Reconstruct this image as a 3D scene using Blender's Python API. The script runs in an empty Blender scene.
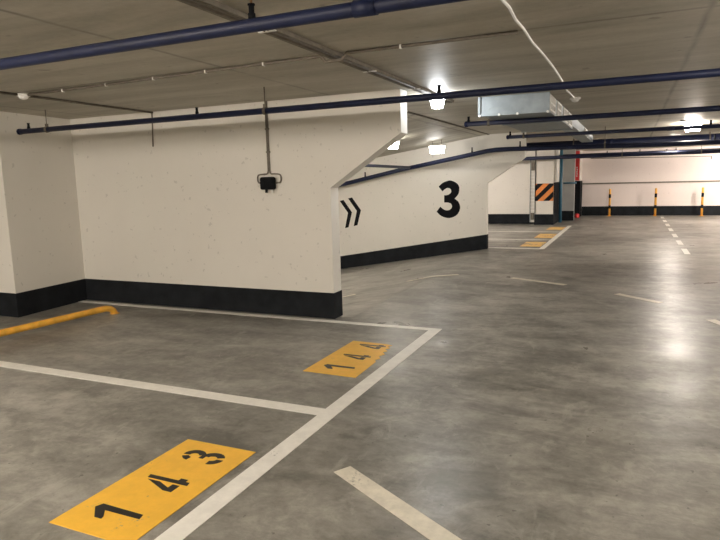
import bpy, bmesh, math, random
from mathutils import Vector, Matrix
random.seed(4)
S = bpy.context.scene
COL = S.collection
PI = math.pi
V = Vector

# ------------------------------------------------------------------ materials
def mat(name):
    m = bpy.data.materials.new(name); m.use_nodes = True
    nt = m.node_tree
    return m, nt, nt.nodes['Principled BSDF']

def N(nt, t, **kw):
    n = nt.nodes.new(t)
    for k, v in kw.items():
        if k in n.inputs: n.inputs[k].default_value = v
        else: setattr(n, k, v)
    return n

def noise(nt, pos, scale, detail=5, rough=.55, dist=0.0, stretch=None):
    if stretch:
        mp = N(nt, 'ShaderNodeMapping'); mp.inputs['Scale'].default_value = stretch
        nt.links.new(pos, mp.inputs['Vector']); pos = mp.outputs['Vector']
    n = N(nt, 'ShaderNodeTexNoise', Scale=scale, Detail=detail, Roughness=rough, Distortion=dist)
    nt.links.new(pos, n.inputs['Vector'])
    return n.outputs['Fac']

def ramp(nt, fac, stops, interp='LINEAR'):
    r = N(nt, 'ShaderNodeValToRGB'); e = r.color_ramp.elements
    r.color_ramp.interpolation = interp
    while len(e) < len(stops): e.new(.5)
    for el, (p, c) in zip(e, stops):
        el.position = p
        el.color = (c, c, c, 1) if isinstance(c, (int, float)) else (*c, 1)
    nt.links.new(fac, r.inputs['Fac'])
    return r.outputs['Color']

def mixc(nt, fac, a, b, mode='MIX'):
    m = N(nt, 'ShaderNodeMix', data_type='RGBA', blend_type=mode)
    for sock, v in ((m.inputs[0], fac), (m.inputs[6], a), (m.inputs[7], b)):
        if hasattr(v, 'links'): nt.links.new(v, sock)
        elif isinstance(v, (int, float)): sock.default_value = v
        else: sock.default_value = (*v, 1)
    return m.outputs[2]

def math_(nt, op, a, b=None, c=None):
    m = N(nt, 'ShaderNodeMath', operation=op)
    for i, v in enumerate((a, b, c)):
        if v is None: continue
        if hasattr(v, 'links'): nt.links.new(v, m.inputs[i])
        else: m.inputs[i].default_value = v
    return m.outputs[0]

def bump(nt, b, height, strength, dist=.01):
    n = N(nt, 'ShaderNodeBump', Strength=strength, Distance=dist)
    nt.links.new(height, n.inputs['Height']); nt.links.new(n.outputs['Normal'], b.inputs['Normal'])

def worldpos(nt):
    return N(nt, 'ShaderNodeNewGeometry').outputs['Position']

def plain(name, col, rough=.5, metal=0.0, var=.12, scale=18.0, spec=.5, bmp=0.0):
    m, nt, b = mat(name)
    g = N(nt, 'ShaderNodeTexCoord').outputs['Object']
    f = noise(nt, g, scale)
    lo = tuple(c * (1 - var) for c in col); hi = tuple(min(1, c * (1 + var)) for c in col)
    nt.links.new(ramp(nt, f, [(.3, lo), (.7, hi)]), b.inputs['Base Color'])
    b.inputs['Roughness'].default_value = rough; b.inputs['Metallic'].default_value = metal
    b.inputs['Specular IOR Level'].default_value = spec
    if bmp: bump(nt, b, f, bmp)
    return m

FLOOR_LO, FLOOR_MID, FLOOR_HI = (.105, .100, .088), (.235, .225, .199), (.39, .375, .335)
def concrete_colour(nt, p):
    big = noise(nt, p, .55, 4, .6, .4)
    mid = noise(nt, p, 2.6, 9, .68, .5, (.6, 1.3, 1))
    fine = noise(nt, p, 11, 7, .75, .3)
    s = math_(nt, 'ADD', math_(nt, 'MULTIPLY', big, .38), math_(nt, 'ADD', math_(nt, 'MULTIPLY', mid, .36), math_(nt, 'MULTIPLY', fine, .26)))
    c = ramp(nt, s, [(.40, FLOOR_LO), (.5, FLOOR_MID), (.60, FLOOR_HI)])
    # darker oil patches and thin pale scuffs, shapes of their own
    st = ramp(nt, noise(nt, p, 1.1, 3, .5, 1.2), [(.54, 0.0), (.74, 1.0)])
    c = mixc(nt, math_(nt, 'MULTIPLY', st, .5), c, (.085, .081, .072))
    sc = noise(nt, p, 1.3, 0, .4, 2.6)
    line = ramp(nt, math_(nt, 'ABSOLUTE', math_(nt, 'SUBTRACT', sc, .5)), [(0.0, 1.0), (.007, 0.0)])
    gate = ramp(nt, noise(nt, p, 1.9, 2), [(.55, 0.0), (.66, 1.0)])
    c = mixc(nt, math_(nt, 'MULTIPLY', math_(nt, 'MULTIPLY', line, gate), .42), c, (.46, .44, .39))
    rub = ramp(nt, noise(nt, p, 2.2, 8, .72, .9, (.7, 1.6, 1)), [(.54, 0.0), (.64, 1.0)])
    c = mixc(nt, math_(nt, 'MULTIPLY', rub, .38), c, (.11, .104, .092))
    pale = ramp(nt, noise(nt, p, 3.1, 8, .7, .6, (1.5, .8, 1)), [(.56, 0.0), (.66, 1.0)])
    c = mixc(nt, math_(nt, 'MULTIPLY', pale, .34), c, (.47, .45, .40))
    specks = ramp(nt, noise(nt, p, 26, 2, .5), [(.70, 0.0), (.74, 1.0)])
    c = mixc(nt, math_(nt, 'MULTIPLY', specks, .6), c, (.06, .056, .05))
    return c, s, mid, fine

def floor_material():
    m, nt, b = mat('polished_concrete')
    p = worldpos(nt)
    c, s, mid, fine = concrete_colour(nt, p)
    nt.links.new(c, b.inputs['Base Color'])
    r = ramp(nt, noise(nt, p, 1.6, 5, .6, .6), [(.3, .27), (.7, .44)])
    nt.links.new(r, b.inputs['Roughness'])
    b.inputs['Specular IOR Level'].default_value = .5
    h = math_(nt, 'ADD', math_(nt, 'MULTIPLY', noise(nt, p, 5, 3), .7), math_(nt, 'MULTIPLY', fine, .12))
    bump(nt, b, h, .08, .02)
    return m

def paint_on_floor(name, col, wear=.42, dirt=.25):
    m, nt, b = mat(name)
    p = worldpos(nt)
    c, s, mid, fine = concrete_colour(nt, p)
    w = math_(nt, 'ADD', math_(nt, 'MULTIPLY', noise(nt, p, 3.0, 6, .7, .5), .6), math_(nt, 'MULTIPLY', noise(nt, p, 40, 4, .7), .4))
    k = ramp(nt, w, [(wear - .07, 0.0), (wear, 1.0)])
    shade = mixc(nt, ramp(nt, noise(nt, p, 9, 6, .7), [(.4, dirt), (.65, 0.0)]), col, tuple(x * .6 for x in col))
    nt.links.new(mixc(nt, k, c, shade), b.inputs['Base Color'])
    b.inputs['Roughness'].default_value = .42
    return m

def wall_material(name, col):
    m, nt, b = mat(name)
    p = worldpos(nt)
    f = noise(nt, p, 1.3, 5, .6)
    c = ramp(nt, f, [(.3, tuple(x * .95 for x in col)), (.7, col)])
    pits = ramp(nt, noise(nt, p, 17, 2, .5), [(.685, 0.0), (.72, 1.0)])
    c = mixc(nt, math_(nt, 'MULTIPLY', pits, .42), c, tuple(x * .55 for x in col))
    nt.links.new(c, b.inputs['Base Color'])
    b.inputs['Roughness'].default_value = .62
    bump(nt, b, noise(nt, p, 30, 6, .6), .12, .006)
    return m

def ceiling_material():
    m, nt, b = mat('board_marked_concrete')
    p = worldpos(nt)
    f = noise(nt, p, 1.1, 6, .62, .3, (.45, 2.2, 1))
    g = noise(nt, p, 20, 5, .7)
    s = math_(nt, 'ADD', math_(nt, 'MULTIPLY', f, .8), math_(nt, 'MULTIPLY', g, .2))
    c = ramp(nt, s, [(.36, (.315, .295, .24)), (.5, (.42, .395, .33)), (.64, (.53, .505, .43))])
    x = N(nt, 'ShaderNodeSeparateXYZ'); nt.links.new(p, x.inputs[0])
    wob = math_(nt, 'MULTIPLY', math_(nt, 'SUBTRACT', noise(nt, p, 2.5, 3), .5), .03)
    def joints(axis, origin, step, width):
        t = math_(nt, 'DIVIDE', math_(nt, 'SUBTRACT', math_(nt, 'ADD', axis, wob), origin - step * 40.5), step)
        d = math_(nt, 'ABSOLUTE', math_(nt, 'SUBTRACT', math_(nt, 'FRACT', t), .5))
        return ramp(nt, math_(nt, 'MULTIPLY', d, step), [(0.0, 1.0), (width, 0.0)])
    j = math_(nt, 'MAXIMUM', joints(x.outputs[0], -2.93, 3.29, .03), joints(x.outputs[1], 3.97, 3.2, .03))
    j = math_(nt, 'MULTIPLY', j, ramp(nt, noise(nt, p, 1.5, 3), [(.35, .25), (.6, .75)]))
    c = mixc(nt, j, c, (.10, .085, .065))
    sp = ramp(nt, noise(nt, p, 6, 3, .5, .5), [(.68, 0.0), (.74, .5)])
    c = mixc(nt, sp, c, (.14, .12, .10))
    nt.links.new(c, b.inputs['Base Color'])
    b.inputs['Roughness'].default_value = .55
    bump(nt, b, g, .15, .006)
    return m

def emitter(name, col, strength):
    m, nt, b = mat(name)
    b.inputs['Base Color'].default_value = (.9, .9, .88, 1)
    b.inputs['Emission Color'].default_value = (*col, 1)
    b.inputs['Emission Strength'].default_value = strength
    return m

M = dict(
    floor=floor_material(), ceiling=ceiling_material(),
    wall=wall_material('white_wall_paint', (.715, .69, .635)),
    wall_far=wall_material('pinkish_wall_paint', (.79, .70, .665)),
    band=plain('black_band_paint', (.016, .018, .021), .7, var=.25, scale=6, spec=.05),
    line=paint_on_floor('white_line_paint', (.88, .86, .80), .385, .3),
    worn=paint_on_floor('worn_white_line_paint', (.78, .73, .61), .41, .5),
    yellow=paint_on_floor('yellow_floor_paint', (.93, .53, .06), .40, .25),
    fadedyellow=paint_on_floor('faded_yellow_floor_paint', (.95, .60, .17), .47, .3),
    stencil=paint_on_floor('black_stencil_paint', (.022, .020, .018), .36, .1),
    black=plain('matt_black', (.012, .013, .015), .7, var=.2, spec=.04),
    sign=plain('black_sign_paint', (.008, .0085, .010), .7, var=.2, scale=8, spec=.05),
    blue=plain('navy_pipe_paint', (.008, .013, .043), .5, var=.25, scale=7, spec=.3),
    bluepipe=plain('petrol_blue_pipe_paint', (.03, .12, .19), .35),
    steel=plain('galvanised_steel', (.25, .285, .305), .55, .3, .14, 9),
    tray=plain('grey_conduit', (.20, .18, .15), .75, .0, .2, spec=.2),
    conduit=plain('brown_grey_conduit', (.15, .13, .105), .7, .0, .2, spec=.2),
    white=plain('white_plastic', (.80, .79, .76), .4, var=.04),
    grille=plain('white_grille_paint', (.72, .70, .65), .45, var=.06),
    dark=plain('dark_grille_inside', (.07, .068, .064), .7),
    brass=plain('threaded_rod_metal', (.30, .17, .09), .4, .8),
    orange=plain('orange_hazard_paint', (.72, .24, .05), .5),
    postyellow=plain('yellow_post_paint', (.83, .42, .06), .42),
    tube=plain('yellow_tube_paint', (.80, .42, .05), .38, var=.22, scale=9),
    red=plain('red_sign_paint', (.70, .045, .045), .45),
    grey=plain('grey_panel_paint', (.33, .33, .32), .5, var=.08, scale=4),
    lampcool=emitter('cool_lamp_diffuser', (.95, .98, 1.0), 75),
    lampramp=emitter('ramp_lamp_diffuser', (1.0, .95, .87), 50),
    lampwarm=emitter('warm_lamp_diffuser', (1.0, .90, .79), 330),
    lampwarmdim=emitter('dim_warm_lamp_diffuser', (1.0, .90, .79), 170),
    lampleft=emitter('left_lamp_diffuser', (1.0, .89, .77), 520),
    lampsmall=emitter('small_ramp_lamp_diffuser', (1.0, .97, .93), 14),
    lampfar=emitter('far_lamp_diffuser', (1.0, .89, .80), 700),
    lampbright=emitter('bright_warm_lamp_diffuser', (1.0, .90, .80), 150),
)

# ------------------------------------------------------------------ mesh helpers
def box(bm, x0, x1, y0, y1, z0, z1):
    v = [bm.verts.new(p) for p in ((x0,y0,z0),(x1,y0,z0),(x1,y1,z0),(x0,y1,z0),(x0,y0,z1),(x1,y0,z1),(x1,y1,z1),(x0,y1,z1))]
    for f in ((0,3,2,1),(4,5,6,7),(0,1,5,4),(1,2,6,5),(2,3,7,6),(3,0,4,7)): bm.faces.new([v[i] for i in f])
    return bm

def prism(bm, pts, d):
    d = V(d); a = [bm.verts.new(p) for p in pts]; b = [bm.verts.new(V(p) + d) for p in pts]
    n = len(pts); bm.faces.new(a[::-1]); bm.faces.new(b)
    for i in range(n): bm.faces.new((a[i], a[(i+1) % n], b[(i+1) % n], b[i]))
    return bm

def tube(bm, pts, r, seg=14, radii=None):
    pts = [V(p) for p in pts]; rings = []
    n = len(pts); up = None
    for i, p in enumerate(pts):
        t = ((pts[min(i+1, n-1)] - p).normalized() + (p - pts[max(i-1, 0)]).normalized()).normalized()
        if up is None: up = t.cross(V((0,0,1)) if abs(t.z) < .9 else V((1,0,0))).normalized()
        a = (up - t * up.dot(t)).normalized(); up = a; b = t.cross(a)
        rr = radii[i] if radii else r
        rings.append([bm.verts.new(p + (a*math.cos(2*PI*k/seg) + b*math.sin(2*PI*k/seg))*rr) for k in range(seg)])
    for i in range(n-1):
        for k in range(seg):
            f = bm.faces.new((rings[i][k], rings[i][(k+1)%seg], rings[i+1][(k+1)%seg], rings[i+1][k])); f.smooth = True
    bm.faces.new(rings[0][::-1]); bm.faces.new(rings[-1])
    return bm

def rounded(bm, w):
    bmesh.ops.bevel(bm, geom=bm.edges[:], offset=w, segments=3, affect='EDGES', profile=.5)
    return bm

def B(): return bmesh.new()

def obj(name, bm, m, parent=None):
    bmesh.ops.recalc_face_normals(bm, faces=bm.faces[:])
    me = bpy.data.meshes.new(name)
    if parent is not None:
        root = parent; off = V((0,0,0))
        while root is not None: off += root.location; root = root.parent
        bmesh.ops.translate(bm, verts=bm.verts[:], vec=-off)
    bm.to_mesh(me); bm.free()
    o = bpy.data.objects.new(name, me); COL.objects.link(o)
    o.data.materials.append(m)
    if parent is not None: o.parent = parent
    return o

def tag(o, label, cat, group=None):
    o['label'] = label; o['category'] = cat
    if group: o['group'] = group
    return o

def thing(name, label, cat, loc=(0,0,0), group=None):
    o = bpy.data.objects.new(name, None); COL.objects.link(o)
    o.location = loc; o.empty_display_size = .1
    return tag(o, label, cat, group)

def struct(name, bm, m):
    o = obj(name, bm, m); o['kind'] = 'structure'; return o

def copy_tree(o, parent=None):
    c = o.copy(); COL.objects.link(c); c.parent = parent
    for ch in o.children: copy_tree(ch, c)
    return c

# ------------------------------------------------------------------ the setting
CZ = 2.4; SL = .15; FS = .16            # ceiling height, slopes of the ramp ceiling and floor
XL, XR, YB, YF = -10.0, 6.0, -5.0, 24.3
Y1, Y1b, Y2, Y2b = 5.80, 5.99, 12.73, 12.86
XC = -2.76                              # crease where the ramp starts
zc = lambda x: CZ - SL*max(0, XC - x)
zf = lambda x: -FS*max(0, -2.80 - x)

bm = B()
box(bm, XL, XR, YB, Y1b-.06, -.25, 0); box(bm, -2.80, XR, Y1b-.06, Y2+.06, -.25, 0); box(bm, XL, XR, Y2+.06, YF+.2, -.25, 0)
prism(bm, [(-2.80, Y1b-.06, 0), (XL, Y1b-.06, zf(XL)), (XL, Y1b-.06, zf(XL)-.25), (-2.80, Y1b-.06, -.25)], (0, Y2-Y1b+.12, 0))
struct('floor', bm, M['floor'])
bm = B()
box(bm, XL, XR, YB, Y1b-.06, CZ, CZ+.25); box(bm, XC, XR, Y1b-.06, Y2+.06, CZ, CZ+.25); box(bm, XL, XR, Y2+.06, YF+.2, CZ, CZ+.25)
prism(bm, [(XC, Y1b-.06, CZ), (XL, Y1b-.06, zc(XL)), (XL, Y1b-.06, CZ+.25), (XC, Y1b-.06, CZ+.25)], (0, Y2-Y1b+.12, 0))
struct('ceiling', bm, M['ceiling'])

struct('trim_1', box(B(), XC-.02, XC+.02, Y1b, Y2, CZ-.012, CZ), M['conduit'])
def profile_wall(name, pts, y0, y1, m):
    return struct(name, prism(B(), [(x, y0, z) for x, z in pts], (0, y1-y0, 0)), m)
profile_wall('wall_middle', [(XL,-1.4),(-2.955,-.02),(-2.955,1.44),(-2.14,1.975),(-2.14,CZ),(XL,CZ)], Y1, Y1b, M['wall'])
profile_wall('wall_ramp', [(XL,-1.4),(-2.79,-.02),(-2.79,1.39),(-2.01,1.90),(-2.01,CZ),(XL,CZ)], Y2, Y2b, M['wall'])
struct('wall_left', prism(B(), [(XL,4.70,0),(-6.62,4.70,0),(-6.735,Y1,0),(XL,Y1,0)], (0,0,CZ)), M['wall'])
struct('wall_far', box(B(), XL, XR, YF, YF+.2, 0, CZ), M['wall_far'])
struct('wall_rear', box(B(), XL, -2.79, 19.9, 20.1, 0, CZ), M['wall'])
struct('wall_right', box(B(), XR, XR+.2, YB, YF, 0, CZ), M['wall'])
struct('wall_back', box(B(), XL, XR, YB-.2, YB, 0, CZ), M['wall'])
struct('wall_outer', box(B(), XL-.2, XL, YB, YF, -1.6, CZ), M['wall'])
# black painted foot of the walls
t = .006; BH = .29
bm = B(); box(bm, -6.733, -2.955, Y1-t, Y1, 0, BH); box(bm, -2.955, -2.955+t, Y1-t, Y1b+t, 0, BH)
struct('baseboard_middle', bm, M['band'])
bm = B(); prism(bm, [(XL,Y2-t,zf(XL)),(-2.80,Y2-t,0),(-2.79,Y2-t,0),(-2.79,Y2-t,.31),(-2.80,Y2-t,.31),(XL,Y2-t,zf(XL)+.30)], (0,t,0)); box(bm, -2.79, -2.79+t, Y2-t, Y2b+t, 0, .31)
struct('baseboard_ramp', bm, M['band'])
bm = B(); box(bm, XL, -6.62+t, 4.70-t, 4.70, 0, BH); prism(bm, [(-6.62,4.70,0),(-6.62+t,4.70,0),(-6.735+t,Y1-t,0),(-6.735,Y1-t,0)], (0,0,BH))
struct('baseboard_left', bm, M['band'])
struct('baseboard_far', box(B(), -1.715, XR, YF-t, YF, 0, .34), M['band'])
struct('baseboard_rear', box(B(), XL, -2.79, 19.9-t, 19.9, 0, .32), M['band'])

# pillars at the end of the far bays
struct('wall_pillar', box(B(), -2.79, -2.22, 19.6, 21.5, 0, CZ), M['wall'])
struct('wall_recess', box(B(), -2.79, -1.77, 21.5, 21.7, 0, CZ), M['grey'])
struct('wall_buttress', box(B(), -2.79, -1.74, 23.3, YF, 0, CZ), M['wall'])
bm = B(); box(bm, -2.79, -2.22, 19.6-t, 19.6, 0, .33); box(bm, -2.22, -2.22+t, 19.6-t, 21.5, 0, .33)
struct('baseboard_pillar', bm, M['band'])
struct('baseboard_recess', box(B(), -2.22+t, -1.77, 21.5-t, 21.5, 0, .33), M['band'])

# ------------------------------------------------------------------ floor markings
PT = .003
def strip(bm, a, b, w, z=0):
    a, b = V((*a, 0)), V((*b, 0)); d = (b-a).normalized(); n = V((-d.y, d.x, 0))*w/2
    k = 8 if min(a.x, b.x) < -2.8 else 1
    for i in range(k):
        c, e = a+(b-a)*i/k, a+(b-a)*(i+1)/k
        prism(bm, [(p.x, p.y, zf(p.x)+.001+(.004 if k > 1 else 0)) for p in (c+n, c-n, e-n, e+n)], (0, 0, PT))
    return bm

grp = 'white bay lines'
def line(label, x0, x1, y0, y1, m='line', group=grp):
    return tag(obj('parking_line', box(B(), x0, x1, y0, y1, .0005, .0005+PT), M[m]), label, 'floor line', group)
line('long white line along the open ends of the nearest numbered bays', -1.815, -1.70, .6, 5.72)
line('white line dividing the two nearest numbered yellow plates, running to the left', -9.5, -1.815, 3.27, 3.385)
line('white line running along the foot of the wall with the black box', -9.5, -1.815, 5.63, 5.72)
line('white line along the open ends of the far bays', -1.74, -1.63, 12.93, 19.25)
line('first white line across the far bays, beside the end of the numbered wall', -9.0, -1.74, 12.93, 13.03)
line('second white line across the far bays, between two faded yellow plates', -9.0, -1.74, 14.80, 14.90)
line('third white line across the far bays, nearest the striped pillar', -9.0, -1.74, 17.0, 17.1)

# stencil digits: u runs along +Y (reading direction), v runs towards -X (top of the digit)
def arc(cx, cy, rx, ry, w, a0, a1, n=14):
    o, i = [], []
    for k in range(n+1):
        a = math.radians(a0 + (a1-a0)*k/n)
        o.append((cx+rx*math.cos(a), cy+ry*math.sin(a))); i.append((cx+(rx-w*1.0)*math.cos(a), cy+(ry-w*.55)*math.sin(a)))
    return o + i[::-1]
GLYPH = {
 '1': [[(.46,0),(.72,.04),(.76,1.0),(.5,1.06),(.0,.80),(.0,.64),(.14,.66),(.46,.80)]],
 '4': [[(.60,0),(.82,.03),(.82,.13),(.98,.13),(.98,.30),(.82,.30),(.82,1.0),(.60,.97)],
       [(.50,.13),(.50,.30),(.24,.30),(.50,.62),(.50,.92),(.02,.33),(.02,.13)]],
 '3': [arc(.48,.74,.44,.26,.26,175,118,8), arc(.48,.74,.46,.26,.28,95,-70,16), arc(.48,.28,.50,.28,.30,75,-62,16), arc(.48,.28,.48,.28,.28,-88,-175,10),
       [(.34,.46),(.62,.46),(.62,.57),(.34,.57)]],
}
def digit(ch, y, parent, x0=-1.992, h=.265, w=.135):
    bm = B()
    for poly in GLYPH[ch]:
        prism(bm, [(x0 - v*h, y + u*w, .0005+PT) for u, v in poly], (0, 0, .0012))
    o = obj('digit', bm, M['stencil'], parent)
    o['label'] = 'black stencilled digit ' + ch
def plate(label, y0, y1, chars, offs, x0=-2.365, x1=-1.885, m='yellow', worn=False):
    if chars:
        r = thing('bay_number_plate', label, 'floor marking', ((x0+x1)/2, (y0+y1)/2, 0), 'yellow bay number plates')
        bm = B()
        if worn:   # ragged corner where tyres have scraped the paint away
            pts = [(x0,y0),(x1-.01,y0-.01)] + [(x1-.02, y0+.42),(x1-.045,y0+.47),(x1-.02,y0+.52),(x1-.055,y0+.58),(x1-.03,y0+.65),(x1-.07,y0+.70),(x1-.045,y0+.75),(x1-.085,y0+.79),(x1-.06,y0+.85),(x1-.10,y0+.885),(x1-.07,y0+.93)] + [(x1-.13,y1-.012),(x0,y1)]
            prism(bm, [(x, y, .0005) for x, y in pts], (0, 0, PT))
        else: box(bm, x0, x1, y0, y1, .0005, .0005+PT)
        obj('painted_plate', bm, M[m], r)
        for c, o in zip(chars, offs): digit(c, y0+o, r)
    else:
        tag(obj('bay_number_plate', box(B(), x0, x1, y0, y1, .0005, .0005+PT), M[m]), label, 'floor marking', 'yellow bay number plates')
plate('yellow floor plate stencilled 143, nearest the camera', 1.715, 2.665, '143', (.11, .415, .725))
plate('yellow floor plate stencilled 144, its edge scuffed, before the black box wall', 4.05, 5.02, '144', (.12, .43, .775), worn=True)
plate('faded yellow floor plate in the nearest of the far bays', 13.36, 14.34, '', (), -2.2, -1.76, 'fadedyellow')
plate('faded yellow floor plate in the middle one of the far bays', 15.3, 16.45, '', (), -2.18, -1.74, 'fadedyellow')
plate('faded yellow floor plate in the last far bay, nearest the striped pillar', 17.67, 18.74, '', (), -2.19, -1.75, 'fadedyellow')

def dash(label, a, b, w, m, group):
    return tag(obj('lane_dash', strip(B(), a, b, w), M[m]), label, 'floor line', group)
g1 = 'dashes of the curving lane line'
dash('broad worn white dash in the foreground, at the bottom of the picture', (-1.34,2.66), (-.30,2.04), .105, 'worn', g1)
dash('thin white dash on the grey floor just right of the numbered wall end', (-1.6,9.07), (-.8,8.66), .10, 'worn', g1)
dash('thin white dash in the middle of the wide lane', (-.13,8.16), (.35,7.72), .10, 'worn', g1)
dash('thin white dash at the right edge of the picture', (.78,6.95), (1.15,6.2), .10, 'worn', g1)
dash('thin pale dash at the mouth of the ramp below the numbered wall', (-3.12,8.62), (-2.45,9.15), .09, 'worn', g1)
dash('short pale dash just beside the edge of the middle wall end', (-3.9,7.55), (-3.62,7.80), .09, 'worn', g1)
g2 = 'short dashes of the far lane'
for k, w in enumerate(('nearest', 'second nearest', 'third nearest', 'fourth nearest', 'fifth nearest', 'sixth nearest', 'farthest')):
    y = 12.6 + 1.67*k
    dash(w + ' of the short white dashes leading up to the far wall', (.985, y), (.985, y+.9), .10, 'line', g2)

# ------------------------------------------------------------------ paint on the walls
def smooth_poly(pts, sharp, n=4):
    out = []; L = len(pts)
    for i in range(L):
        p1, p2 = V(pts[i]), V(pts[(i+1) % L])
        p0 = V(pts[i-1]) if i not in sharp else p1 - (p2-p1)*.3
        p3 = V(pts[(i+2) % L]) if (i+1) % L not in sharp else p2 + (p2-p1)*.3
        for k in range(n):
            s = k/n
            out.append(.5*((2*p1) + (p2-p0)*s + (2*p0-5*p1+4*p2-p3)*s*s + (-p0+3*p1-3*p2+p3)*s**3))
    return out
three = [(-3.843,1.342),(-3.767,1.412),(-3.663,1.456),(-3.57,1.468),(-3.46,1.423),(-3.394,1.35),(-3.383,1.269),(-3.406,1.173),(-3.487,1.078),(-3.406,1.012),(-3.366,.905),(-3.388,.798),(-3.462,.708),(-3.592,.661),(-3.704,.672),(-3.809,.719),(-3.892,.799),(-3.808,.908),(-3.74,.853),(-3.666,.827),(-3.591,.842),(-3.546,.899),(-3.561,.96),(-3.62,.993),(-3.721,.998),(-3.72,1.153),(-3.645,1.159),(-3.582,1.193),(-3.56,1.247),(-3.589,1.294),(-3.645,1.309),(-3.701,1.285),(-3.757,1.239)]
sp = smooth_poly(three, {0, 8, 16, 17, 24, 25, 32})
tag(obj('painted_number', prism(B(), [(p.x, Y2-.003, p.y) for p in sp], (0, .003, 0)), M['sign']), 'big black number 3 painted on the white ramp wall', 'painted sign')
r = thing('painted_arrow', 'black double chevron painted on the ramp wall, pointing right', 'painted sign', (-5.95, Y2-.003, .78))
for pts in ([(-6.25,1.06),(-6.15,1.08),(-5.94,.79),(-6.04,.44),(-6.13,.42),(-6.045,.78)], [(-6.03,1.115),(-5.93,1.135),(-5.71,.84),(-5.81,.49),(-5.905,.47),(-5.815,.825)]):
    obj('chevron', prism(B(), [(x, Y2-.003, z) for x, z in pts], (0, .003, 0)), M['sign'], r)

# ------------------------------------------------------------------ sprinkler pipes
def upright_head(parent, x, y, z, r, h=.055):
    bm = B(); tube(bm, [(x,y,z+r*.6),(x,y,z+r+.02),(x,y,z+r+.021),(x,y,z+r+h)], .02, 10, [.017,.017,.013,.013])
    tube(bm, [(x,y,z+r+h),(x,y,z+r+h+.006)], .017, 10)
    obj('sprinkler_head', bm, M['black'], parent)
def hanger(parent, x, y, z, r, ztop, m='conduit'):
    bm = B(); tube(bm, [(x,y,z+r+.02),(x,y,ztop)], .005, 8)
    for k in range(16):      # clamp ring round the pipe
        a0, a1 = 2*PI*k/16, 2*PI*(k+1)/16
        pts = [(x-.014, y+math.cos(a)*q, z+math.sin(a)*q) for a, q in ((a0,r+.001),(a0,r+.007),(a1,r+.007),(a1,r+.001))]
        prism(bm, pts, (.028, 0, 0))
    box(bm, x-.014, x+.014, y-.012, y+.012, z+r+.004, z+r+.035)
    obj('hanger', bm, M[m], parent)
def sprinkler(label, x0, x1, y, z, r, heads=(), hangers=(), sleeves=(), cap=True):
    t = thing('sprinkler_pipe', label, 'pipe', (x0, y, z), 'blue sprinkler pipes')
    obj('pipe', tube(B(), [(x0,y,z),(x1,y,z)], r, 20), M['blue'], t)
    if cap:
        bm = B(); tube(bm, [(x0-.012,y,z),(x0,y,z),(x0+.03,y,z)], r+.006, 20, [r*.7, r+.006, r+.006]); obj('end_cap', bm, M['blue'], t)
    for x in heads: upright_head(t, x, y, z, r)
    for x in hangers: hanger(t, x, y, z, r, zc(x) if Y1b < y < Y2 else CZ)
    for x in sleeves: obj('coupling', tube(B(), [(x-.05,y,z),(x+.05,y,z)], r+.004, 20), M['blue'], t)
    return t
t1 = sprinkler('thick dark blue sprinkler pipe crossing the ceiling nearest the camera', -7.5, 5.9, 2.37, 2.2, .030, heads=(-1.571, 1.2), hangers=(-4.6, -.2, 3.0), sleeves=(-1.02, -5.0))
obj('threaded_rod', tube(B(), [(-1.571,2.37,2.29),(-1.571,2.37,CZ)], .006, 8), M['brass'], t1)
sprinkler('long dark blue sprinkler pipe in front of the middle wall top', -6.60, 5.9, 4.95, 2.18, .029, heads=(-6.43, -3.985, -1.485), hangers=(-6.13, -3.185, .9), sleeves=(3.0,))
sprinkler('blue sprinkler pipe ending beside the metal duct front', -1.93, 5.9, 7.56, 2.17, .030, heads=(-1.89,), hangers=(-1.64, 1.8), sleeves=(.9,))
sprinkler('blue sprinkler pipe passing under the duct, second beyond its front', -1.95, 5.9, 10.43, 2.17, .029, heads=(-1.90, 1.028), hangers=(-1.68, 2.2), sleeves=(.5,))
sprinkler('thickest blue main pipe behind the end of the ramp wall', -6.0, 5.9, 15.3, 2.225, .10, hangers=(-1.3, 1.5, 4.0), sleeves=(-.5, 2.8), cap=False)
sprinkler('thin dark pipe under the ceiling before the far wall', -6.0, 5.9, 21.0, 2.17, .03, heads=(-.77, .18, 1.18), hangers=(2.4,), cap=False)
sprinkler('thick dark pipe in front of the striped far pillar top', -6.0, 5.9, 19.2, 2.06, .055, hangers=(-.3, 1.7), heads=(.85,), cap=False)
# pipe along the ramp wall: bends with the ceiling
WP = [(-8.2,.98),(-6.09,1.43),(-4.63,1.722),(-3.72,1.875),(-2.72,2.045),(-2.57,2.06),(-2.3,2.065),(-1.95,2.06),(.4,2.025),(5.9,2.02)]
t = thing('sprinkler_pipe', 'blue sprinkler pipe bending along the top of the numbered ramp wall', 'pipe', (-2.57, 12.45, 2.06), 'blue sprinkler pipes')
obj('pipe', tube(B(), [(x,12.45,z) for x,z in WP], .045, 18), M['blue'], t)
for x, z in ((-5.46,1.56),(-3.04,1.99),(-2.07,2.065),(1.3,2.022)): upright_head(t, x, 12.45, z, .045, .09)
for x, z in ((-.5,2.045),(3.4,2.02)): hanger(t, x, 12.45, z, .045, zc(x))
obj('branch_pipe', tube(B(), [(-4.4,12.44,1.77),(-4.4,6.2,1.80)], .028, 16), M['blue'], t)
upright_head(t, -4.4, 10.15, 1.782, .028, .09); hanger(t, -4.4, 8.4, 1.79, .028, zc(-4.4))
# conduit line low at the far wall's top, with a hooked end
tag(obj('cable_conduit', tube(B(), [(-1.45,24.285,2.12),(2.47,24.285,2.05),(2.47,24.285,1.95)], .014, 10), M['conduit']), 'thin dark conduit with a hooked end at the far wall top', 'conduit')
tag(obj('wall_rail', box(B(), -1.71, XR-.02, YF-.03, YF, 1.165, 1.215), M['tray']), 'thin grey rail running along the far wall above the posts', 'rail')

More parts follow.
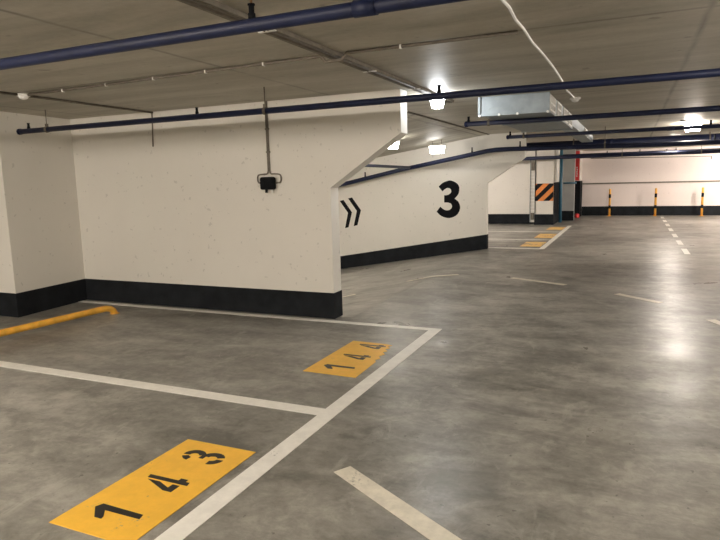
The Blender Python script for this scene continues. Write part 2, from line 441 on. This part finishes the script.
# ------------------------------------------------------------------ conduits, trunking, detectors
def clips(parent, pts, axis, n='clip', m='white'):
    for (x, y, z) in pts:
        a, b = (.006, .015) if axis == 'x' else (.015, .006)
        obj(n, rounded(box(B(), x-a, x+a, y-b, y+b, z-.016, z+.013), .003), M[m], parent)
t = thing('cable_conduit', 'long brown grey conduit with white clips across the ceiling to the white wire', 'conduit', (-5.3, 4.02, 2.388), 'ceiling conduits')
obj('pipe', tube(B(), [(-5.225,4.055,2.388),(-2.06,3.955,2.388),(-2.02,3.954,2.347),(-1.89,3.952,2.347),(-1.85,3.95,2.388),(-.68,3.955,2.388)], .0115, 10), M['conduit'], t)
clips(t, [(-4.75,4.043,2.388),(-4.2,4.025,2.388),(-3.65,4.007,2.388),(-3.1,3.989,2.388),(-2.55,3.971,2.388),(-1.45,3.951,2.388)], 'x')
t = thing('cable_conduit', 'short conduit from the round detector to the middle wall top', 'conduit', (-5.3, 5.0, 2.39), 'ceiling conduits')
obj('pipe', tube(B(), [(-5.25,2.0,2.388),(-5.29,3.985,2.388)], .0115, 10), M['conduit'], t)
obj('pipe', tube(B(), [(-5.292,4.115,2.388),(-5.33,5.79,2.388)], .0115, 10), M['conduit'], t)
tag(obj('hanging_cable', tube(B(), [(-5.34,5.788,CZ),(-5.34,5.788,2.3),(-5.36,5.788,1.985)], .008, 8), M['conduit']), 'short dark cable hanging down the middle wall, left of the black box', 'cable')
t = thing('cable_trunking', 'grey double cable trunking running along the ceiling to the bright lamp', 'cable tray', (-1.96, 3.0, CZ))
bm = B(); box(bm, -2.005, -1.985, -3.0, 6.95, 2.372, CZ); box(bm, -1.925, -1.905, -3.0, 6.95, 2.372, CZ); box(bm, -1.985, -1.925, -3.0, 6.95, 2.385, CZ)
obj('channel', bm, M['tray'], t)
obj('cable', tube(B(), [(-1.968,-3,2.376),(-1.965,6.1,2.376),(-1.965,6.95,2.378)], .010, 8), M['conduit'], t)
obj('cable', tube(B(), [(-1.942,-3,2.376),(-1.94,6.95,2.376)], .008, 8), M['conduit'], t)
for y in (1.0, 2.2, 3.1, 4.6, 5.7): obj('clip', box(B(), -2.012, -1.898, y-.012, y+.012, 2.367, 2.373), M['white'], t)
t = thing('smoke_detector_wire', 'wavy white wire crossing the ceiling to a small white detector', 'wire', (-.64, 3.95, 2.39))
wp = [(-.64,.5),(-.63,1.6),(-.645,2.5),(-.636,3.154),(-.628,3.395),(-.643,3.664),(-.637,3.901),(-.646,4.299),(-.634,4.785),(-.630,5.389),(-.640,6.094),(-.655,6.6),(-.668,6.9),(-.655,7.25),(-.645,7.56)]
obj('wire', tube(B(), [(x,y,2.391) for x,y in wp], .0085, 8), M['white'], t)
def detector(label, x, y, r=.052):
    d = thing('smoke_detector', label, 'detector', (x, y, CZ), 'ceiling detectors')
    obj('base', tube(B(), [(x,y,CZ),(x,y,CZ-.018),(x,y,CZ-.022)], r, 24, [r, r, r*.92]), M['white'], d)
    obj('sensor_dome', tube(B(), [(x,y,CZ-.022),(x,y,CZ-.034),(x,y,CZ-.046),(x,y,CZ-.052)], r, 24, [r*.72, r*.7, r*.52, r*.2]), M['white'], d)
detector('small white round detector at the end of the white wire', -.645, 7.62, .06)
detector('small white round detector at the ceiling conduit corner on the left', -5.29, 4.05, .06)
tag(obj('cable_conduit', tube(B(), [(.72,11.9,2.39),(1.05,12.7,2.39)], .010, 8), M['conduit']), 'thin dark conduit slanting to the far lane lamp', 'conduit', 'ceiling conduits')

# black junction box with cable loops on the middle wall
t = thing('junction_box', 'black junction box with cable loops on the white middle wall', 'electrical box', (-3.71, Y1, 1.5))
obj('box_body', rounded(box(B(), -3.80, -3.625, Y1-.085, Y1-.002, 1.435, 1.575), .022), M['black'], t)
bm = B()
for k in range(24):
    a0, a1 = 2*PI*k/24, 2*PI*(k+1)/24
    prism(bm, [(-3.755+math.cos(a)*q, Y1-.088, 1.508+math.sin(a)*q) for a, q in ((a0,.026),(a0,.034),(a1,.034),(a1,.026))], (0,.006,0))
obj('cover_ring', bm, M['sign'], t)
obj('cable_gland', tube(B(), [(-3.735,Y1-.045,1.44),(-3.735,Y1-.045,1.40)], .015, 12), M['black'], t)
o = obj('cable_gland', tube(B(), [(-3.665,Y1-.035,1.44),(-3.665,Y1-.035,1.395)], .014, 12), M['white'], t); o['label'] = 'pale cable gland'
for i, s in enumerate((-1, 1)):
    x = -3.712 + s*.010
    pts = [(x, Y1-.010, CZ-.002), (x, Y1-.010, 1.645), (x+s*.006, Y1-.012, 1.620), (x+s*.02, Y1-.014, 1.608), (x+s*.10, Y1-.014, 1.605), (x+s*.132, Y1-.014, 1.598), (x+s*.143, Y1-.014, 1.575), (x+s*.143, Y1-.014, 1.535), (x+s*.132, Y1-.014, 1.513), (x+s*.105, Y1-.016, 1.508), (x+s*.07, Y1-.02, 1.506)]
    obj('cable', tube(B(), pts, .0085, 8), M['tray'], t)
for z in (2.1, 1.85): obj('clip', box(B(), -3.735, -3.689, Y1-.021, Y1, z-.008, z+.008), M['tray'], t)

# ------------------------------------------------------------------ ventilation duct
t = thing('ventilation_duct', 'square galvanised air duct with white grilles under the ceiling', 'duct', (-1.2, 6.9, 2.2))
DZ = 2.205; XA, XB = -1.60, -.86
obj('casing', box(B(), XA, XB, 6.92, 9.85, DZ, CZ), M['steel'], t)
o = obj('casing', box(B(), -1.10, XB-.002, 9.85, 15.0, DZ+.05, CZ), M['steel'], t); o['label'] = 'narrower rear section of the duct'
bm = B(); w = .025
box(bm, XA-.018, XB+.018, 6.90, 6.925, DZ-.018, DZ+w*.3); box(bm, XA-.018, XA+w*.3, 6.90, 6.925, DZ, CZ); box(bm, XB-w*.3, XB+.018, 6.90, 6.925, DZ, CZ)
obj('front_flange', bm, M['steel'], t)
for y in (8.3, 9.83):
    bm = B(); box(bm, XA-.014, XB+.004, y-.012, y+.012, DZ-.014, DZ); box(bm, XA-.014, XA, y-.012, y+.012, DZ, CZ); obj('joint_flange', bm, M['steel'], t)
for x in (XA+.0, XA+.22, XA+.42, XB): 
    obj('bolt', tube(B(), [(x,6.905,DZ-.012),(x,6.885,DZ-.012)], .014, 6), M['white'], t)
# seams of the front sheet
bm = B()
prism(bm, [(-1.52,6.917,2.25),(-1.45,6.917,2.285),(-1.36,6.917,2.27),(-1.36,6.917,2.266),(-1.45,6.917,2.28),(-1.52,6.917,2.246)], (0,.003,0))
obj('sheet_crease', bm, M['steel'], t)
for y0, y1 in ((7.02,7.5),(7.72,8.15),(8.45,8.95),(9.1,9.6),(12.2,12.75)):
    g = B(); x = XB; DZ = 2.205 if y1 < 9.8 else 2.255
    for a in ((y0,y1,DZ+.012,DZ+.03),(y0,y1,CZ-.03,CZ-.012),(y0,y0+.02,DZ+.03,CZ-.03),(y1-.02,y1,DZ+.03,CZ-.03)): box(g, x, x+.014, *a)
    fr = obj('grille', g, M['grille'], t)
    obj('backing', box(B(), x, x+.003, y0+.02, y1-.02, DZ+.03, CZ-.03), M['dark'], fr)
    n = 6; g = B()
    for k in range(n):
        y = y0+.02 + (y1-y0-.04)*(k+.5)/n
        box(g, x+.003, x+.011, y-.010, y+.010, DZ+.03, CZ-.03)
    box(g, x+.003, x+.012, y0+.02, y1-.02, (DZ+CZ)/2-.008, (DZ+CZ)/2+.008)
    obj('slats', g, M['grille'], fr)

# ------------------------------------------------------------------ lamps
def lamp(label, x, y, w, m, ztop=None, d=.14, h=.115, drop=0.0, solid=True):
    zt = CZ if ztop is None else ztop
    t = thing('ceiling_lamp', label, 'lamp', (x, y, zt), 'bulkhead lamps')
    obj('base', rounded(box(B(), x-w/2-.012, x+w/2+.012, y-d/2-.012, y+d/2+.012, zt-.03-drop, zt-.002-drop), .006), M['white'], t)
    if drop:
        for s_ in (-1, 1): obj('suspension_rod', tube(B(), [(x+s_*w*.32, y, zt-drop-.004), (x+s_*w*.32, y, zt)], .006, 8), M['tray'], t)
    zb = zt-.03-drop
    bm = B(); c = .02
    lo = [(x-w/2+c,y-d/2+c),(x+w/2-c,y-d/2+c),(x+w/2-c,y+d/2-c),(x-w/2+c,y+d/2-c)]
    hi = [(x-w/2,y-d/2),(x+w/2,y-d/2),(x+w/2,y+d/2),(x-w/2,y+d/2)]
    a = [bm.verts.new((*p, zb-h)) for p in lo]; b = [bm.verts.new((*p, zb)) for p in hi]
    bm.faces.new(a)
    for i in range(4): bm.faces.new((a[i], a[(i+1)%4], b[(i+1)%4], b[i]))
    bm.faces.new(b[::-1])
    obj('diffuser', bm, M[m], t)
lamp('bright white lamp on the ceiling beside the end of the middle wall', -1.935, 6.38, .13, 'lampcool')
lamp('white rectangular lamp above the pipe on the numbered ramp wall', -3.62, 11.9, .29, 'lampsmall', zc(-3.62)+.02, h=.145, drop=.10)
lamp('added fill lamp over the ramp, hidden behind the middle wall', -6.0, 8.6, .22, 'lampleft', zc(-6.3)+.02)  # unseen lamp added to brighten the ramp floor and the numbered wall
lamp('glowing lamp half hidden behind the slanted edge of the middle wall', -3.88, 10.1, .18, 'lampramp', zc(-3.88)+.02, drop=.05)
lamp('warm glowing lamp over the far lane, among the blue pipes', .97, 12.75, .26, 'lampbright', h=.12)
lamp('lamp before the far wall, hidden among the blue pipes', 1.05, 19.2, .26, 'lampbright')
lamp('lamp above the lane on the right, outside the picture', 1.35, 3.6, .22, 'lampwarmdim')
lamp('lamp on the trunking behind the camera', -2.4, -1.2, .2, 'lampleft')
lamp('lamp on the ceiling left of the camera', -4.8, .1, .2, 'lampleft')
lamp('lamp over the far bays behind the ramp wall', -5.2, 16.6, .2, 'lampfar')
for lab, x, y in (('added fill lamp on the right, beside the camera', 4.4, 2.0), ('added fill lamp on the right, second from the camera', 4.4, 8.0), ('added fill lamp on the right, third from the camera', 4.4, 14.0), ('added fill lamp on the right, nearest the far wall', 4.4, 20.0), ('added fill lamp beside the far wall, right of the posts', 3.7, 22.3), ('added fill lamp over the bays left behind the camera', -5.3, -2.6)):  # unseen lamps outside the view, added as fill light
    lamp(lab, x, y, .2, 'lampfar' if y > 13 else 'lampleft' if x < 0 else 'lampwarmdim' if x > 0 and y < 5 else 'lampwarm')
lamp('lamp above the lane behind the camera', 2.2, -1.5, .2, 'lampwarm')

# ------------------------------------------------------------------ wheel stop
t = thing('wheel_stop', 'yellow tubular wheel stop on the floor by the black wall foot', 'wheel stop', (-5.7, 4.5, 0))
pts = [(-5.83,3.05,.004),(-5.825,3.07,.05),(-5.815,3.12,.075),(-5.80,3.2,.08),(-5.675,5.06,.08),(-5.668,5.13,.078),(-5.655,5.19,.066),(-5.643,5.22,.04),(-5.635,5.235,.004)]
obj('tube', tube(B(), pts, .037, 16), M['tube'], t)
for x, y in ((-5.635,5.235),(-5.83,3.05)):
    o = obj('foot_plate', tube(B(), [(x,y,.0005),(x,y,.008)], .055, 20), M['tube'], t)

# ------------------------------------------------------------------ far posts
def post(label, x, y):
    t = thing('safety_post', label, 'post', (x, y, 0), 'yellow and black posts at the far wall')
    R_, H_ = .038, .99
    obj('post_tube', tube(B(), [(x,y,.008),(x,y,H_-.03),(x,y,H_-.01),(x,y,H_)], R_, 18, [R_,R_,R_*.85,R_*.45]), M['postyellow'], t)
    obj('base_plate', box(B(), x-.07, x+.07, y-.07, y+.07, 0, .008), M['postyellow'], t)
    for z0, z1 in ((.27,.39),(.66,.80)):
        o = obj('black_band', tube(B(), [(x,y,z0),(x,y,z1)], R_+.002, 18), M['black'], t)
    return t
p0 = post('left of three yellow and black posts before the far wall', -.735, 24.0)
for lab, x in (('middle one of three yellow and black posts before the far wall', .78), ('right of three yellow and black posts before the far wall', 2.24)):
    c = copy_tree(p0); c.location.x = x; c['label'] = lab

# ------------------------------------------------------------------ around the far pillars
t = thing('hazard_panel', 'orange and black striped warning panel on the far white pillar', 'warning panel', (-2.5, 19.595, .74))
x0, x1, z0, z1 = -2.785, -2.225, .745, 1.285
yy = 19.6-.018
obj('board', box(B(), x0, x1, yy, 19.6-.006, z0, z1), M['orange'], t)
def clip_poly(pts):
    def cut(pts, f):
        out = []
        for i, p in enumerate(pts):
            q = pts[(i+1) % len(pts)]; a, b = f(p), f(q)
            if a >= 0: out.append(p)
            if a*b < 0: s = a/(a-b); out.append((p[0]+(q[0]-p[0])*s, p[1]+(q[1]-p[1])*s))
        return out
    for f in (lambda p: p[0]-x0, lambda p: x1-p[0], lambda p: p[1]-z0, lambda p: z1-p[1]):
        pts = cut(pts, f)
        if len(pts) < 3: return []
    return pts
for k in range(-2, 4):      # stripes rise to the right
    s = x0 - .10 + k*.36; w = .18; hgt = z1-z0
    pts = clip_poly([(s, z0), (s+w, z0), (s+w+hgt, z1), (s+hgt, z1)])
    if pts: obj('black_stripe', prism(B(), [(x, yy-.002, z) for x, z in pts], (0, .002, 0)), M['black'], t)
t = thing('pillar_cladding', 'white board cladding with a vertical seam on the far striped pillar', 'cladding', (-2.5, 19.59, .34))
obj('board', box(B(), -2.785, -2.510, 19.6-.006, 19.6, .34, CZ-.02), M['wall'], t)
obj('board', box(B(), -2.500, -2.225, 19.6-.006, 19.6, .34, CZ-.02), M['wall'], t)
tag(obj('corner_guard', box(B(), -2.218, -2.20, 19.59, 21.35, .34, 1.31), M['black']), 'black rubber guard on the side of the striped far pillar', 'guard')
tag(obj('corner_guard', box(box(B(), -2.05, -1.718, 23.26, 23.298, 0, 1.31), -1.738, -1.718, 23.298, YF-.01, 0, 1.31), M['black']), 'black rubber guard below the red strip by the far wall', 'guard')
tag(obj('drain_pipe', tube(B(), [(-2.115,20.6,0),(-2.115,20.6,CZ)], .05, 18), M['bluepipe']), 'vertical blue grey pipe beside the striped far pillar', 'pipe')
tag(obj('drain_pipe', tube(B(), [(-2.165,19.72,1.33),(-2.165,19.72,CZ)], .05, 18), M['white']), 'bright white vertical pipe above the black pillar guard', 'pipe')
tag(obj('blue_rail', tube(B(), [(-2.07,20.9,1.27),(-1.66,20.9,1.27)], .03, 12), M['bluepipe']), 'short blue horizontal rail before the grey recess panel', 'rail')
t = thing('red_sign', 'narrow red vertical sign strip at the far corner above the black guard', 'sign', (-1.83, 23.28, 1.33))
obj('board', box(B(), -1.97, -1.765, 23.28, 23.30, 1.33, CZ-.02), M['red'], t)
bm = B()
for k in range(5): box(bm, -1.865+.008*(k % 2), -1.825+.008*(k % 2), 23.276, 23.28, 1.46+.075*k, 1.515+.075*k)
o = obj('lettering', bm, M['white'], t); o['label'] = 'small white vertical lettering'
t = thing('red_canister', 'small red canister on the floor below the black far guard', 'canister', (-1.78, 23.0, 0))
obj('cylinder', tube(B(), [(-1.78,23.0,0),(-1.78,23.0,.03),(-1.78,23.0,.11),(-1.78,23.0,.145),(-1.78,23.0,.155)], .08, 18, [.075,.08,.08,.05,.022]), M['red'], t)
obj('valve', rounded(box(B(), -1.80, -1.76, 22.96, 23.04, .155, .18), .006), M['black'], t)
# cable ladder on the rear wall
t = thing('cable_ladder', 'pale vertical cable ladder with dark end boxes left of the striped pillar', 'cable ladder', (-2.88, 19.85, .1))
obj('backing', box(B(), -2.97, -2.80, 19.85, 19.894, .06, 2.04), M['grille'], t)
for x in (-2.97, -2.815): obj('side_rail', box(B(), x, x+.018, 19.81, 19.85, .06, 2.04), M['steel'], t)
for k in range(12): obj('rung', box(B(), -2.952, -2.815, 19.825, 19.845, .42+k*.105, .445+k*.105), M['white'], t)
for z0_, z1_ in ((1.70,1.94),(.14,.36)): obj('end_box', rounded(box(B(), -2.935, -2.835, 19.80, 19.85, z0_, z1_), .01), M['tray'], t)
tag(obj('cable_conduit', tube(B(), [(-2.77,19.57,.34),(-2.77,19.57,CZ)], .012, 8), M['black']), 'thin black vertical cable on the edge of the striped pillar', 'cable')

# ------------------------------------------------------------------ camera and view
f, pitch, roll, yaw, H = 600.0, math.radians(8.40), math.radians(-1.50), math.radians(24.4), 1.5
F_ = V((-math.sin(yaw)*math.cos(pitch), math.cos(yaw)*math.cos(pitch), -math.sin(pitch)))
R0 = V((math.cos(yaw), math.sin(yaw), 0)); U0 = R0.cross(F_)
R_ = R0*math.cos(roll) + U0*math.sin(roll); U_ = -R0*math.sin(roll) + U0*math.cos(roll)
cam = bpy.data.cameras.new('camera'); co = bpy.data.objects.new('camera', cam); COL.objects.link(co)
m = Matrix((R_, U_, -F_)).transposed().to_4x4(); m.translation = V((0, 0, H)); co.matrix_world = m
cam.sensor_width = 36; cam.lens = 36*f/720; cam.clip_start = .05; cam.clip_end = 100
S.camera = co
w = bpy.data.worlds.new('world'); w.use_nodes = True; S.world = w
w.node_tree.nodes['Background'].inputs['Color'].default_value = (0, 0, 0, 1)
S.view_settings.view_transform = 'Standard'; S.view_settings.look = 'None'
S.view_settings.exposure = 0.45; S.view_settings.gamma = 1.0; S.view_settings.use_curve_mapping = False
S.cycles.max_bounces = 10; S.cycles.diffuse_bounces = 6; S.cycles.sample_clamp_indirect = 8
